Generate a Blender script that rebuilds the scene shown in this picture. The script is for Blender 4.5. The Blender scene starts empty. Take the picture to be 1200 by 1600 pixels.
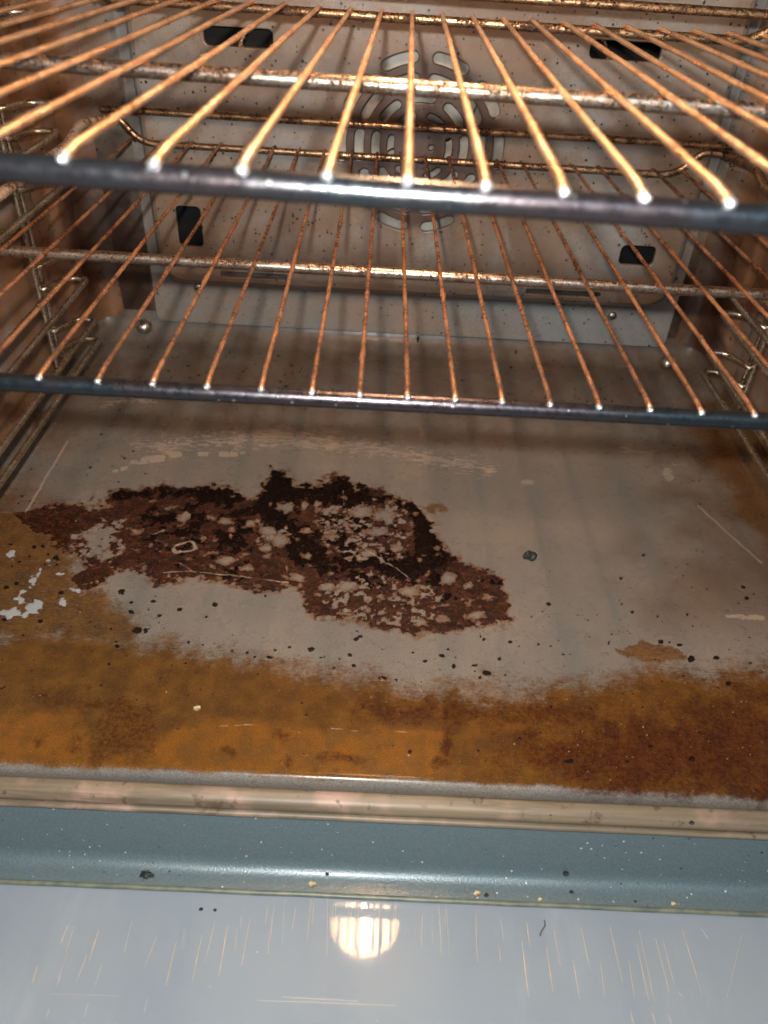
import bpy, bmesh, math, random
import numpy as np
from mathutils import Matrix, Vector, noise as mnoise
random.seed(7); rng = np.random.RandomState(7)
S = bpy.context.scene; COL = S.collection

# ------------------------------------------------------------------ camera
CAM = np.array([0, 0, .44])
F, CX, CY = 1200., 600., 800.
MW = np.array([[.9987, .0215, .0468], [.0499, -.6246, -.7794], [.0125, .7807, -.6248]])
def ortho(m):
    y = m[:, 1] / np.linalg.norm(m[:, 1]); x = m[:, 0] - y * (m[:, 0] @ y); x /= np.linalg.norm(x)
    z = np.cross(x, y); z = z if z @ m[:, 2] > 0 else -z
    return np.stack([x, y, z], 1)
MW = ortho(MW)
def at(u, v, ax, val):
    """a point of the place seen at (u, v) of the photograph, on the plane axis = val"""
    d = MW.T @ np.array([(u - CX) / F, (v - CY) / F, 1.]); t = (val - CAM[ax]) / d[ax]
    return CAM + t * d
cam = bpy.data.cameras.new('camera'); co = bpy.data.objects.new('camera', cam); COL.objects.link(co)
R = MW.T @ np.diag([1., -1., -1.])
m4 = Matrix([list(R[0]) + [CAM[0]], list(R[1]) + [CAM[1]], list(R[2]) + [CAM[2]], [0, 0, 0, 1]])
co.matrix_world = m4
cam.sensor_fit = 'VERTICAL'; cam.sensor_height = 36; cam.lens = 27; cam.clip_start = .01; cam.clip_end = 50
cam.dof.use_dof = True; cam.dof.focus_distance = .62; cam.dof.aperture_fstop = 8
S.camera = co
S.view_settings.view_transform = 'Standard'; S.view_settings.look = 'None'
S.view_settings.exposure = .26; S.view_settings.gamma = 1
S.render.engine = 'CYCLES'

# ------------------------------------------------------------------ world and lights
W = bpy.data.worlds.new('World'); S.world = W; W.use_nodes = True
bg = W.node_tree.nodes['Background']; bg.inputs[0].default_value = (.60, .76, 1, 1); bg.inputs[1].default_value = .15
def light(name, typ, loc, power, color, size, aim=None):
    l = bpy.data.lights.new(name, typ); l.energy = power; l.color = color
    if typ == 'AREA': l.shape = 'DISK'; l.size = size
    else: l.shadow_soft_size = size
    o = bpy.data.objects.new(name, l); COL.objects.link(o); o.location = loc
    if aim is not None: o.rotation_euler = (Vector(aim) - Vector(loc)).to_track_quat('-Z', 'Y').to_euler()
    return o
fl = CAM + R @ np.array([-.020, .036, .0])
light('camera_flash', 'POINT', fl, 16.0, (1, .965, .91), .007)
light('cool_fill', 'AREA', (.25, -1.1, 1.5), 8, (.72, .86, 1), .7, (0, .1, 0))  # unseen cool fill behind the camera, added for the door's blue reflection

# ------------------------------------------------------------------ helpers
def link(name, me, mat=None, parent=None, smooth=True):
    o = bpy.data.objects.new(name, me); COL.objects.link(o)
    if mat: me.materials.append(mat)
    if parent: o.parent = parent
    if smooth: me.shade_smooth()
    return o
def mesh(name, verts, faces):
    me = bpy.data.meshes.new(name); me.from_pydata([tuple(map(float, v)) for v in verts], [], faces); me.update(); return me
def thing(name, label, cat, loc=(0, 0, 0), group=None):
    o = bpy.data.objects.new(name, None); COL.objects.link(o); o.location = loc; o.empty_display_size = .02
    o['label'] = label; o['category'] = cat
    if group: o['group'] = group
    return o
def tube_mesh(name, pts, r, seg=14, step=.004, jit=0., seed=0, fillet=0., caps=True, rscale=None, world0=(0, 0, 0)):
    P = [Vector(p) for p in pts]
    if fillet > 0 and len(P) > 2:
        Q = [P[0]]
        for i in range(1, len(P) - 1):
            a, b, c = P[i - 1], P[i], P[i + 1]
            d = min(fillet, (a - b).length * .48, (c - b).length * .48)
            s = b + (a - b).normalized() * d; e = b + (c - b).normalized() * d
            for k in range(9):
                t = k / 8; Q.append(s * (1 - t) ** 2 + b * 2 * t * (1 - t) + e * t * t)
        Q.append(P[-1]); P = Q
    Q = [P[0]]
    for a, b in zip(P, P[1:]):
        n = max(1, int((b - a).length / step))
        for k in range(1, n + 1): Q.append(a.lerp(b, k / n))
    P = Q; n = len(P); vs = []; up = None
    for i, p in enumerate(P):
        t = (P[min(i + 1, n - 1)] - P[max(i - 1, 0)]).normalized()
        if up is None:
            up = Vector((0, 0, 1)) if abs(t.z) < .8 else Vector((0, 1, 0))
        up = (up - t * up.dot(t)).normalized(); sd = t.cross(up)
        k = rscale(i / (n - 1)) if rscale else 1.
        for j in range(seg):
            a = 2 * math.pi * j / seg; d = sd * math.cos(a) + up * math.sin(a)
            rr = r * k
            if jit:
                q = (p + d * r) * 260 + Vector((seed * 7.3, seed, 0)); nn = mnoise.noise(q) + .6 * mnoise.noise(q * 2.3)
                q2 = p * 42 + Vector((seed * 3.1, 0, seed)); big = mnoise.noise(q2)
                rr += jit * (max(0, nn) * max(.15, big * 2.2 + .4))
            vs.append(p + d * rr - Vector(world0))
    fs = [(i * seg + j, i * seg + (j + 1) % seg, (i + 1) * seg + (j + 1) % seg, (i + 1) * seg + j) for i in range(n - 1) for j in range(seg)]
    if caps: fs += [tuple(range(seg - 1, -1, -1)), tuple(range((n - 1) * seg, n * seg))]
    return mesh(name, vs, fs)
def grid_mesh(name, nu, nv, fn):
    vs = [fn(i / (nu - 1), j / (nv - 1)) for j in range(nv) for i in range(nu)]
    fs = [(j * nu + i, j * nu + i + 1, (j + 1) * nu + i + 1, (j + 1) * nu + i) for j in range(nv - 1) for i in range(nu - 1)]
    return mesh(name, vs, fs)
def sst(a, b, x): t = np.clip((x - a) / (b - a), 0, 1); return t * t * (3 - 2 * t)

# ------------------------------------------------------------------ materials
class NT:
    def __init__(s, name):
        s.m = bpy.data.materials.new(name); s.m.use_nodes = True; s.t = s.m.node_tree
        s.b = s.t.nodes['Principled BSDF']; s.tc = s.t.nodes.new('ShaderNodeTexCoord')
    def n(s, typ, **kw):
        o = s.t.nodes.new(typ)
        for k, v in kw.items():
            if k in o.inputs: s.set(o.inputs[k], v)
            else: setattr(o, k, v)
        return o
    def set(s, inp, v):
        if hasattr(v, 'is_linked') or isinstance(v, bpy.types.NodeSocket): s.t.links.new(v, inp)
        else: inp.default_value = v
    def coord(s, scale=(1, 1, 1)):
        mp = s.n('ShaderNodeMapping'); s.t.links.new(s.tc.outputs['Object'], mp.inputs[0]); mp.inputs['Scale'].default_value = scale
        return mp.outputs[0]
    def noise(s, scale, detail=4, rough=.55, vec=None, dist=0):
        o = s.n('ShaderNodeTexNoise'); s.set(o.inputs['Vector'], vec if vec is not None else s.coord())
        o.inputs['Scale'].default_value = scale; o.inputs['Detail'].default_value = detail; o.inputs['Roughness'].default_value = rough
        o.inputs['Distortion'].default_value = dist
        return o.outputs['Fac']
    def vor(s, scale, vec=None, rnd=1, feature='F1'):
        o = s.n('ShaderNodeTexVoronoi', feature=feature); s.set(o.inputs['Vector'], vec if vec is not None else s.coord())
        o.inputs['Scale'].default_value = scale; o.inputs['Randomness'].default_value = rnd
        return o
    def ramp(s, x, a, b, lo=0., hi=1., smooth=True):
        o = s.n('ShaderNodeMapRange'); o.interpolation_type = 'SMOOTHSTEP' if smooth else 'LINEAR'
        s.set(o.inputs[0], x); o.inputs[1].default_value = a; o.inputs[2].default_value = b
        o.inputs[3].default_value = lo; o.inputs[4].default_value = hi
        return o.outputs[0]
    def math(s, op, a, b=0., c=0.):
        o = s.n('ShaderNodeMath', operation=op); s.set(o.inputs[0], a); s.set(o.inputs[1], b); s.set(o.inputs[2], c); return o.outputs[0]
    def mix(s, f, a, b, bt='MIX'):
        o = s.n('ShaderNodeMix', data_type='RGBA', blend_type=bt); s.set(o.inputs[0], f)
        for i, v in ((6, a), (7, b)):
            s.set(o.inputs[i], v if not isinstance(v, tuple) else (*v, 1)[:4])
        return o.outputs[2]
    def bump(s, h, dist=.001, strength=1.):
        o = s.n('ShaderNodeBump'); s.set(o.inputs['Height'], h); o.inputs['Distance'].default_value = dist; o.inputs['Strength'].default_value = strength
        s.t.links.new(o.outputs[0], s.b.inputs['Normal'])
    def out(s, **kw):
        for k, v in kw.items(): s.set(s.b.inputs[k.replace('_', ' ')], v if not isinstance(v, tuple) else (*v, 1)[:4])
        return s.m
def specks(g, scale, thr, keep=.5, vec=None):
    """small round spatter: a dot in some voronoi cells, of uneven size"""
    v = g.vor(scale, vec); sep = g.n('ShaderNodeSeparateColor'); g.t.links.new(v.outputs['Color'], sep.inputs[0])
    lim = g.ramp(sep.outputs[0], keep, 1., 0, thr, False)
    d = g.math('SUBTRACT', lim, v.outputs['Distance'])
    return g.ramp(d, 0, thr * .25)

def enamel(name, *a_, fan=None, corners=(), **k_):
    return enamel_(name, fan, corners, *a_, **k_)
def enamel_(name, fan, corners, grey=(.30, .30, .285), film=.5, film_col=(.30, .15, .065), lo=.3, rough=.3, soot=None, dens=.62, blue=(.235, .27, .29)):
    g = NT(name)
    big = g.noise(7, 5, .6); mid = g.noise(30, 5, .65); fine = g.noise(260, 3, .6)
    c = g.mix(g.ramp(g.noise(5, 2), .35, .65), grey, blue)
    f = g.math('ADD', g.math('MULTIPLY', big, .75), g.math('MULTIPLY', mid, .25))
    fm = g.math('MULTIPLY', g.ramp(f, lo, lo + .28), film)
    c = g.mix(fm, c, film_col)
    c = g.mix(g.ramp(fine, .35, .75, 0, .22), c, (.12, .085, .06))
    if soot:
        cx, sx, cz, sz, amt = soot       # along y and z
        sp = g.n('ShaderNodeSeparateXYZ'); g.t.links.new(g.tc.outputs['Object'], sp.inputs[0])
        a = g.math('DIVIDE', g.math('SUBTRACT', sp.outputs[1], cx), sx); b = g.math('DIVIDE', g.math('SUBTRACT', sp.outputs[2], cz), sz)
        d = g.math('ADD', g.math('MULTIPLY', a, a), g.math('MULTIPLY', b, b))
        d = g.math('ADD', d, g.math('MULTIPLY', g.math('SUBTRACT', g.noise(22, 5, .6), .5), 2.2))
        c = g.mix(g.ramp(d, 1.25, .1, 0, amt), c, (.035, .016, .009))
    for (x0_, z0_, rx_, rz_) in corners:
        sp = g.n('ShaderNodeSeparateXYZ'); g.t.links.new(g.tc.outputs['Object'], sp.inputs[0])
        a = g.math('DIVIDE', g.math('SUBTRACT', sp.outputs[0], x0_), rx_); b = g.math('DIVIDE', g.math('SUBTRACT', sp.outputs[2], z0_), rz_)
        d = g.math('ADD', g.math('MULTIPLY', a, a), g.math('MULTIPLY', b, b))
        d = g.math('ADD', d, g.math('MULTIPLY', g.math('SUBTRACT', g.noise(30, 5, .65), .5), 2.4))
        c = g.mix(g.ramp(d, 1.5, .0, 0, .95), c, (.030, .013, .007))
    if fan:
        sp = g.n('ShaderNodeSeparateXYZ'); g.t.links.new(g.tc.outputs['Object'], sp.inputs[0])
        a = g.math('SUBTRACT', sp.outputs[0], fan[0]); b = g.math('SUBTRACT', sp.outputs[2], fan[1])
        d = g.math('SQRT', g.math('ADD', g.math('MULTIPLY', a, a), g.math('MULTIPLY', b, b)))
        d = g.math('ADD', d, g.math('MULTIPLY', g.math('SUBTRACT', g.noise(60, 4), .5), .03))
        c = g.mix(g.ramp(d, .094, .074, 0, .90), c, (.058, .034, .025))
    s1 = g.math('MAXIMUM', specks(g, 240, .36, dens + .1), specks(g, 110, .22, .86)); s2 = specks(g, 620, .40, .35)
    c = g.mix(g.math('MULTIPLY', s2, g.ramp(g.noise(16, 3), .42, .62)), c, (.06, .03, .018))
    c = g.mix(s1, c, (.02, .011, .008))
    r = g.ramp(g.noise(40, 4), .3, .7, rough, rough + .18)
    g.bump(g.math('ADD', g.math('MULTIPLY', s1, .6), g.math('MULTIPLY', fine, .12)), .0006)
    return g.out(Base_Color=c, Roughness=r, Coat_Weight=.25, Coat_Roughness=.25)
M_cover = enamel('fan cover enamel, sooty round the grille', film=.85, lo=.30, film_col=(.180, .112, .062), dens=.52, fan=(.0275, .241))
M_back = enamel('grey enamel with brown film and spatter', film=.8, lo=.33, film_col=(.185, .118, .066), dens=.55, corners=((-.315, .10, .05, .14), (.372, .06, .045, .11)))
M_plate = enamel('blue grey enamel plate', grey=(.20, .205, .195), film=.5, lo=.42, rough=.34, dens=.72, blue=(.21, .235, .245))
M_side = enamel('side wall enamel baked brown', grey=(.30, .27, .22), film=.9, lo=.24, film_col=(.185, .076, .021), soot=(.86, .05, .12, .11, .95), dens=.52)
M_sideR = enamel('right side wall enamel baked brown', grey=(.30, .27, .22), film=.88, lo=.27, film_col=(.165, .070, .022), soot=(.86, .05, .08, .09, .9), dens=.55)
M_ceil = enamel('ceiling enamel baked dark brown', grey=(.12, .10, .08), film=.9, lo=.2, film_col=(.07, .032, .014))
M_dark = NT('dark recess enamel').out(Base_Color=(.010, .010, .010), Roughness=.6, Specular_IOR_Level=.15)  # black standing for shade in the recess; blades and screw slots share it

def metal(name, base, dark, amount, rough=.28, scale=150, met=1., burn=(.018, .010, .007), bumpd=.0004):
    g = NT(name)
    n1 = g.noise(scale, 5, .65); n2 = g.noise(scale * .16, 4, .6)
    c = g.mix(g.ramp(n2, .35, .65), base, dark)
    k = g.ramp(g.math('ADD', g.math('MULTIPLY', n1, .6), g.math('MULTIPLY', n2, .4)), 1 - amount, 1 - amount + .07)
    c = g.mix(k, c, burn)
    r = g.ramp(n1, .3, .7, rough, rough + .2); r = g.math('ADD', r, g.math('MULTIPLY', k, .3))
    g.bump(g.math('ADD', n1, g.math('MULTIPLY', k, .8)), bumpd)
    return g.out(Base_Color=c, Metallic=g.math('SUBTRACT', met, g.math('MULTIPLY', k, .7)), Roughness=r)
M_wire_up = metal('copper brown heat tinted wire', (.88, .60, .38), (.60, .33, .17), .43, .28, 200, .85, (.22, .10, .045))
M_wire_mid = metal('rusty brown wire', (.50, .25, .13), (.28, .12, .055), .50, .36, 300, .75, (.07, .028, .014), .0003)
M_cross = metal('silver rod with burnt patches', (.42, .36, .30), (.27, .18, .12), .48, .24, 520, 1., (.030, .014, .008), .00012)
M_backbar = metal('brown heat tinted rod', (.50, .34, .20), (.24, .14, .08), .50, .24, 420, 1., (.02, .010, .006), .00015)
M_chrome = metal('guide wire chrome', (.66, .60, .50), (.42, .33, .22), .40, .2, 200, 1., (.05, .03, .018))
M_rail = metal('crusted rail', (.68, .54, .42), (.45, .30, .19), .5, .4, 330, .6, (.12, .05, .025), .001)
g = NT('black glossy front bar'); n = g.noise(220, 4); s = specks(g, 260, .3, .75)
c = g.mix(g.ramp(g.noise(14, 3), .4, .62), (.05, .066, .076), (.07, .058, .062))
c = g.mix(s, c, (.3, .32, .3)); g.bump(n, .00025)
M_front = g.out(Base_Color=c, Metallic=.9, Roughness=g.ramp(n, .3, .7, .25, .38))
g = NT('bright weld spot'); g.bump(g.noise(700, 4), .0007)
M_weld = g.out(Base_Color=(.72, .76, .78), Metallic=.85, Roughness=.3)
M_screw = metal('screw steel', (.6, .58, .54), (.45, .4, .33), .3, .25)

# ------------------------------------------------------------------ oven: the cavity
oven = thing('oven', 'dirty grey enamelled oven with open door, fan grille and stained floor', 'oven', (.02, .58, 0))
OV = Vector(oven.location)
def part(name, me, mat, smooth=True, parent=oven):
    o = link(name, me, mat, parent, smooth)
    if parent is oven: o.matrix_parent_inverse = Matrix.Translation(-OV)
    return o
XL, XR, YF, YB, ZT, RC = -.350, .392, .2735, .885, .545, .022

# --- floor sheet: flat pan with rolled front lip and coves at the sides and the back
def prof(a, b, r, s, lipa=False):
    """arc-length s along a line from a to b with an upward cove of radius r at the far end"""
    L = b - a - r; 
    if s <= L: return a + s, 0.
    t = (s - L) / r; t = min(t, math.pi / 2)
    return a + L + r * math.sin(t), r * (1 - math.cos(t))
DX = .00105
half = RC * math.pi / 2
cx_ = (XL + XR) / 2; hw = (XR - XL) / 2
sx = np.arange(0, hw - RC + half + DX, DX)
xs_ = []; zs_ = []
for s_ in sx:
    q = prof(0, hw, RC, min(s_, hw - RC + half)); xs_.append(q[0]); zs_.append(q[1])
xs_ = np.array(xs_); zs_ = np.array(zs_)
FX = np.concatenate([cx_ - xs_[::-1], (cx_ + xs_)[1:]]); FXZ = np.concatenate([zs_[::-1], zs_[1:]])
Rb = .030; Ly = YB - YF - .006 - Rb
sy = np.arange(0, Ly + Rb * math.pi / 2 + DX, DX); ys_ = []; yz_ = []
for s_ in sy:
    q = prof(YF + .006, YB, Rb, min(s_, Ly + Rb * math.pi / 2)); ys_.append(q[0]); yz_.append(q[1])
lip = [(YF + .006 - .006 * math.sin(t), -.006 * (1 - math.cos(t))) for t in np.linspace(math.pi / 2, .15, 7)]
lip = [(YF - .0002, -.012), (YF - .0001, -.009)] + lip
FY = np.array([p[0] for p in lip] + ys_); FYZ = np.array([p[1] for p in lip] + yz_)
GX, GY = np.meshgrid(FX, FY); GZ = FXZ[None, :] + FYZ[:, None]
# vertical side coves must not climb at the front lip beyond the wall
nx, ny = len(FX), len(FY)
V = np.stack([GX, GY, GZ], -1).reshape(-1, 3)

# photograph coordinates of each floor point (to lay the baked stains where they are)
Q = (np.stack([GX, GY, GZ * 0], -1) - CAM) @ MW.T
U_ = CX + F * Q[..., 0] / Q[..., 2]; V_ = CY + F * Q[..., 1] / Q[..., 2]
def vnoise(x, y, s, seed):
    r = np.random.RandomState(seed); T = r.rand(256, 256)
    X = x * s + 1000.; Y = y * s + 1000.; xi = np.floor(X).astype(int); yi = np.floor(Y).astype(int); fx = X - xi; fy = Y - yi
    fx = fx * fx * (3 - 2 * fx); fy = fy * fy * (3 - 2 * fy)
    g = lambda a, b: T[a % 256, b % 256]
    return (g(xi, yi) * (1 - fx) + g(xi + 1, yi) * fx) * (1 - fy) + (g(xi, yi + 1) * (1 - fx) + g(xi + 1, yi + 1) * fx) * fy
def fbm(s, seed, oc=5, rough=.55):
    a = 0; k = 1; t = 0
    for o in range(oc): a = a + k * vnoise(GX, GY, s * 2 ** o, seed + o * 13); t += k; k *= rough
    return a / t
wu = (fbm(45, 1) - .5) * 34 + (fbm(190, 2, 4) - .5) * 13
wv = (fbm(45, 3) - .5) * 26 + (fbm(190, 4, 4) - .5) * 10
UW, VW = U_ + wu, V_ + wv
def sdf(poly, U=None, V=None):
    U = UW if U is None else U; V = VW if V is None else V
    P = np.array(poly, float); d = np.full(U.shape, 1e9); ins = np.zeros(U.shape, bool)
    for a, b in zip(P, np.roll(P, -1, 0)):
        e = b - a; w0 = U - a[0]; w1 = V - a[1]; t = np.clip((w0 * e[0] + w1 * e[1]) / (e @ e), 0, 1)
        d = np.minimum(d, (w0 - e[0] * t) ** 2 + (w1 - e[1] * t) ** 2)
        c = (a[1] > V) != (b[1] > V)
        with np.errstate(divide='ignore', invalid='ignore'):
            xx = (b[0] - a[0]) * (V - a[1]) / (b[1] - a[1] + 1e-12) + a[0]
        ins ^= c & (U < xx)
    d = np.sqrt(d); return np.where(ins, d, -d)     # + inside, px
def blob(u, v, ru, rv=None, U=None, V=None, ang=0):
    U = UW if U is None else U; V = VW if V is None else V
    rv = rv or ru * .8; a = math.radians(ang); du = U - u; dv = V - v
    p = du * math.cos(a) + dv * math.sin(a); q = -du * math.sin(a) + dv * math.cos(a)
    return (1 - np.sqrt((p / ru) ** 2 + (q / rv) ** 2)) * min(ru, rv)
SP = sdf([(20,803),(60,792),(130,797),(170,790),(180,774),(250,765),(300,764),(330,764),(345,760),(375,764),(382,777),(402,780),(412,765),(410,750),(430,738),(448,744),(456,755),(490,757),(522,753),(545,760),(560,765),(600,768),(622,780),(650,785),(665,810),(690,845),(702,870),(740,890),(770,905),(788,935),(790,962),(770,975),(700,983),(640,990),(600,985),(560,970),(520,962),(482,942),(470,922),(455,915),(420,917),(370,915),(310,905),(262,910),(235,905),(236,886),(182,890),(160,905),(122,926),(118,900),(135,882),(112,868),(80,838)])
holeP = sdf([(122,836),(150,826),(184,820),(196,834),(190,850),(170,864),(140,872),(118,862)])
n_l = fbm(95, 21, 5, .62); n_f = fbm(260, 22, 4, .65); n_m = fbm(35, 23, 4)
holes = np.full(U_.shape, -99.)
U2, V2 = U_ + wu * .32, V_ + wv * .32
for h in [(286,808,12,9),(351,815,13,8),(447,793,15,10),(473,790,8,7),(496,787,7,6),(498,797,6,4),(393,818,9,6),(365,827,6,5),(420,830,15,9),(436,846,16,10),(415,857,9,6),(355,876,22,9),(388,889,11,6),(330,808,9,5),(475,830,11,6),(512,918,14,8),(542,915,19,10),(700,905,15,10),(733,915,8,6),(620,858,10,6),(564,800,20,9),(600,806,22,10),(590,830,18,8),(520,838,9,5),(640,925,16,8),(575,865,14,7),(320,842,7,4),(268,793,8,4),(690,968,13,7),(745,962,16,8),(655,973,10,6),(212,830,10,5),(760,935,10,5),(536,776,8,5),(610,785,9,5),(480,868,12,6),(462,902,16,8)]:
    holes = np.maximum(holes, blob(h[0], h[1], h[2] * .82, h[3] * .82, U=U2, V=V2) + (n_f - .5) * 11)
for i in range(130):
    u = rng.uniform(210, 770); v = rng.uniform(775, 970)
    holes = np.maximum(holes, blob(u, v, rng.uniform(2, 5.5), rng.uniform(1.5, 3.5), U=U2, V=V2) + (n_f - .5) * 5)
lacy = np.maximum.reduce([sdf([(520,790),(600,785),(640,800),(648,850),(620,880),(560,880),(500,850),(490,810)]), sdf([(500,905),(560,895),(640,905),(700,925),(690,965),(620,985),(540,965),(500,940)]), sdf([(400,815),(450,820),(455,850),(400,855)])])
red = SP / 8. + (n_l - .5) * 2.2 + (n_f - .5) * 3.0 + .2
red = np.minimum(red, -(holeP / 9. + (n_l - .5) * 4.5 + (n_f - .5) * 6))
red = np.minimum(red, -(holes / 5.))
red = np.where(lacy > -6, np.minimum(red, np.clip(1.2 - np.clip(lacy + 6, 0, 12) * .1, 0, 1) + (n_f - .455) * 10 * np.clip((lacy + 6) / 12, 0, 1)), red)
blk = np.maximum.reduce([
    sdf([(296,768),(345,758),(376,764),(384,780),(350,792),(315,786)]), sdf([(180,776),(250,766),(300,766),(300,778),(230,786),(185,792)]) - 3,
    sdf([(400,782),(410,766),(412,748),(432,736),(456,754),(545,757),(565,768),(612,776),(622,788),(570,800),(520,792),(480,788),(455,800),(472,830),(450,858),(405,812),(370,798)]),
    sdf([(628,790),(655,783),(700,862),(700,880),(676,892),(640,884),(652,852),(646,822)]),
    sdf([(440,845),(475,832),(515,862),(500,895),(460,888)]), sdf([(560,800),(575,772),(625,782),(640,800),(600,796)]),
    sdf([(330,800),(430,798),(440,815),(340,812)]) - 2, sdf([(570,868),(650,878),(690,905),(620,912),(560,890)]) - 1])
blk = blk / 7. + (n_l - .5) * 3.2 + (n_f - .5) * 3
blk = np.maximum(blk, SP / 40. + (n_l - .5) * 8 + (n_f - .5) * 5 + (n_m - .5) * 4 - 1.85 - np.clip((240 - U_) / 60, 0, 9) - np.clip((V_ - 905) / 25, 0, 9))
blk = blk - .7 * sst(-2, 8, lacy)
blk = np.minimum(blk, red + .2)
# amber varnish along the front
tb = np.interp(U_, [-200,0,60,130,200,260,330,400,450,520,600,700,780,860,950,990,1040,1100,1150,1200,1400], [985,985,978,970,985,1000,1010,1020,1030,1046,1052,1058,1064,1062,1056,1042,1026,1046,1040,1030,1020])
amb = (V_ - tb + (n_m - .5) * 46 + (n_l - .5) * 40 + (n_f - .5) * 30) / 44.
olive = sdf([(-60,790),(40,800),(110,800),(112,860),(120,905),(180,940),(240,975),(200,1010),(-60,1010)]) / 26. + (n_l - .5) * 1.6
patch = sdf([(930,1022),(1000,1000),(1080,1012),(1090,1035),(1000,1035)]) / 5 + (n_l - .5) * 5 - .4
patch = np.maximum(patch, blob(680, 795, 32, 14) / 8 + (n_l - .5) * 3 - .6)
rightb = sdf([(1050,640),(1260,640),(1260,900),(1180,860),(1120,760)]) / 50. + (n_m - .5) * 2
leftb = (70 - (U_ + (V_ - 640) * .35)) / 60. + (n_m - .5) * 1.5
amber = np.maximum(np.clip(amb, -2, 1), np.maximum(np.clip(olive, -2, .7), np.clip(patch, -2, .6)))
amber = np.maximum(amber, np.maximum(np.clip(rightb, -2, .45), np.clip(leftb, -2, .4)))
# fresh grey towards the rolled lip
lipd = (GY - (YF + .0024 - .0015 * sst(760, 1100, U_))) / .0026 + (n_l - .5) * 1.0 + (n_m - .5) * 2
amber = np.minimum(amber, lipd)
dred = sdf([(780,1175),(900,1140),(1000,1125),(1120,1105),(1300,1070),(1300,1290),(1000,1250),(880,1225),(800,1190)]) / 40. + (n_m - .5) * 2.4 + (n_l - .5) * 1.8
dred = np.maximum(dred, sdf([(500,1095),(700,1085),(960,1100),(940,1135),(700,1140),(560,1132)]) / 22. + (n_l - .5) * 2.6 - .7)
dred = np.maximum(dred, sdf([(60,1080),(240,1100),(235,1180),(150,1185),(170,1120),(60,1110)]) / 16. + (n_l - .5) * 4.5 + (n_m - .5) * 3 - .3)
for h in [(445,1150,13,8),(540,1185,22,7),(355,1178,12,8),(455,1185,7,6),(118,1155,7,5),(62,1165,8,6),(509,1185,7,5),(210,1190,10,5),(700,1165,10,20),(690,1190,9,8),(118,1165,9,5),(180,1128,8,5)]:
    dred = np.maximum(dred, blob(*h) / 6.)
dred = np.minimum(dred, lipd)
pale = sdf([(-60,1120),(120,1105),(150,1180),(330,1130),(600,1140),(700,1150),(720,1215),(300,1205),(-60,1200)]) / 14. + (n_l - .5) * 2.2  # lighter grease at left; lamp glow put into the colour at centre
# white scuffs, lime deposits
def line(pts, w, U=None, V=None):
    U = U_ + wu * .12 if U is None else U; V = V_ + wv * .12 if V is None else V
    d = np.full(U.shape, 1e9)
    for a, b in zip(pts, pts[1:]):
        a = np.array(a, float); b = np.array(b, float); e = b - a; t = np.clip(((U - a[0]) * e[0] + (V - a[1]) * e[1]) / (e @ e), 0, 1)
        d = np.minimum(d, np.hypot(U - a[0] - e[0] * t, V - a[1] - e[1] * t))
    return (w - d)
stre = vnoise(GX * .18, GY, 900, 55) * .6 + vnoise(GX * .3, GY, 1900, 56) * .4
arc = line([(215,700),(300,692),(400,686),(480,690),(540,697),(620,708),(690,720),(765,733)], 9)
arc2 = line([(330,690),(430,682),(520,690)], 12)
scuff = np.maximum(arc, arc2) / 9. + (stre - .61) * 7
scuff = np.maximum(scuff, line([(975,700),(1020,712)], 7) / 5. + (stre - .66) * 8)
scuff = np.maximum(scuff, line([(165,632),(205,622),(240,628)], 6) / 5. + (stre - .6) * 6)
for a, b, w in [((222,718),(255,714),4.),((268,711),(282,710),3.4),((313,709),(322,709),3.4),((345,710),(368,710),3.6),((377,708),(382,707),2.5),((215,724),(255,719),2.2),((205,722),(212,722),3),((190,733),(196,731),3),((178,736),(182,735),2.5)]:
    scuff = np.maximum(scuff, line([a, b], w) / 2.2)
for h in [(827,754,10,5),(1043,738,7,6),(1048,748,6,5),(1150,963,14,4),(1175,966,16,5),(1060,726,14,2)]:
    scuff = np.maximum(scuff, blob(*h, U=U2, V=V2) / 2.5 + (n_f - .5) * 3)
scuff = np.maximum(scuff, line([(40,800),(105,690)], 2.3) / 3. - .25)
scuff = np.maximum(scuff, line([(1090,790),(1190,880)], 2.0) / 3. - .3)
ring = blob(286, 856, 20, 8, U=U2, V=V2, ang=-18); scuff = np.maximum(scuff, (1.1 - np.abs(ring - 1.3)) / 1.8)
for a, b in [((232,838),(255,828)),((255,895),(300,893)),((300,893),(450,910)),((280,880),(305,895)),((340,1135),(400,1132)),((515,1138),(560,1142)),((612,1142),(650,1147)),((536,768),(538,790)),((640,905),(560,850))]:
    scuff = np.maximum(scuff, line([a, b], .7) / 1.6 + (n_f - .5) * 1.0)
white = np.full(U_.shape, -9.)
for h in [(20,958,24,8),(50,948,24,9,-20),(8,962,18,9),(100,942,11,7),(38,925,12,5,-50),(32,938,9,6),(55,905,5,8),(64,893,3,6),(75,878,5,3),(22,866,9,7),(95,898,6,3),(120,925,7,4)]:
    hh = list(h); an = hh.pop() if len(hh) == 5 else 0; hh[2] *= .8; hh[3] *= .7
    white = np.maximum(white, blob(*hh, U=U_ + wu * .6, V=V_ + wv * .6, ang=an) / 3.4 + (n_f - .5) * 3.2 - .05)
for h in []:
    white = np.maximum(white, np.clip(blob(*h) / 14., -3, .3) + (n_f - .5) * 2.4 - .3)
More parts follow.
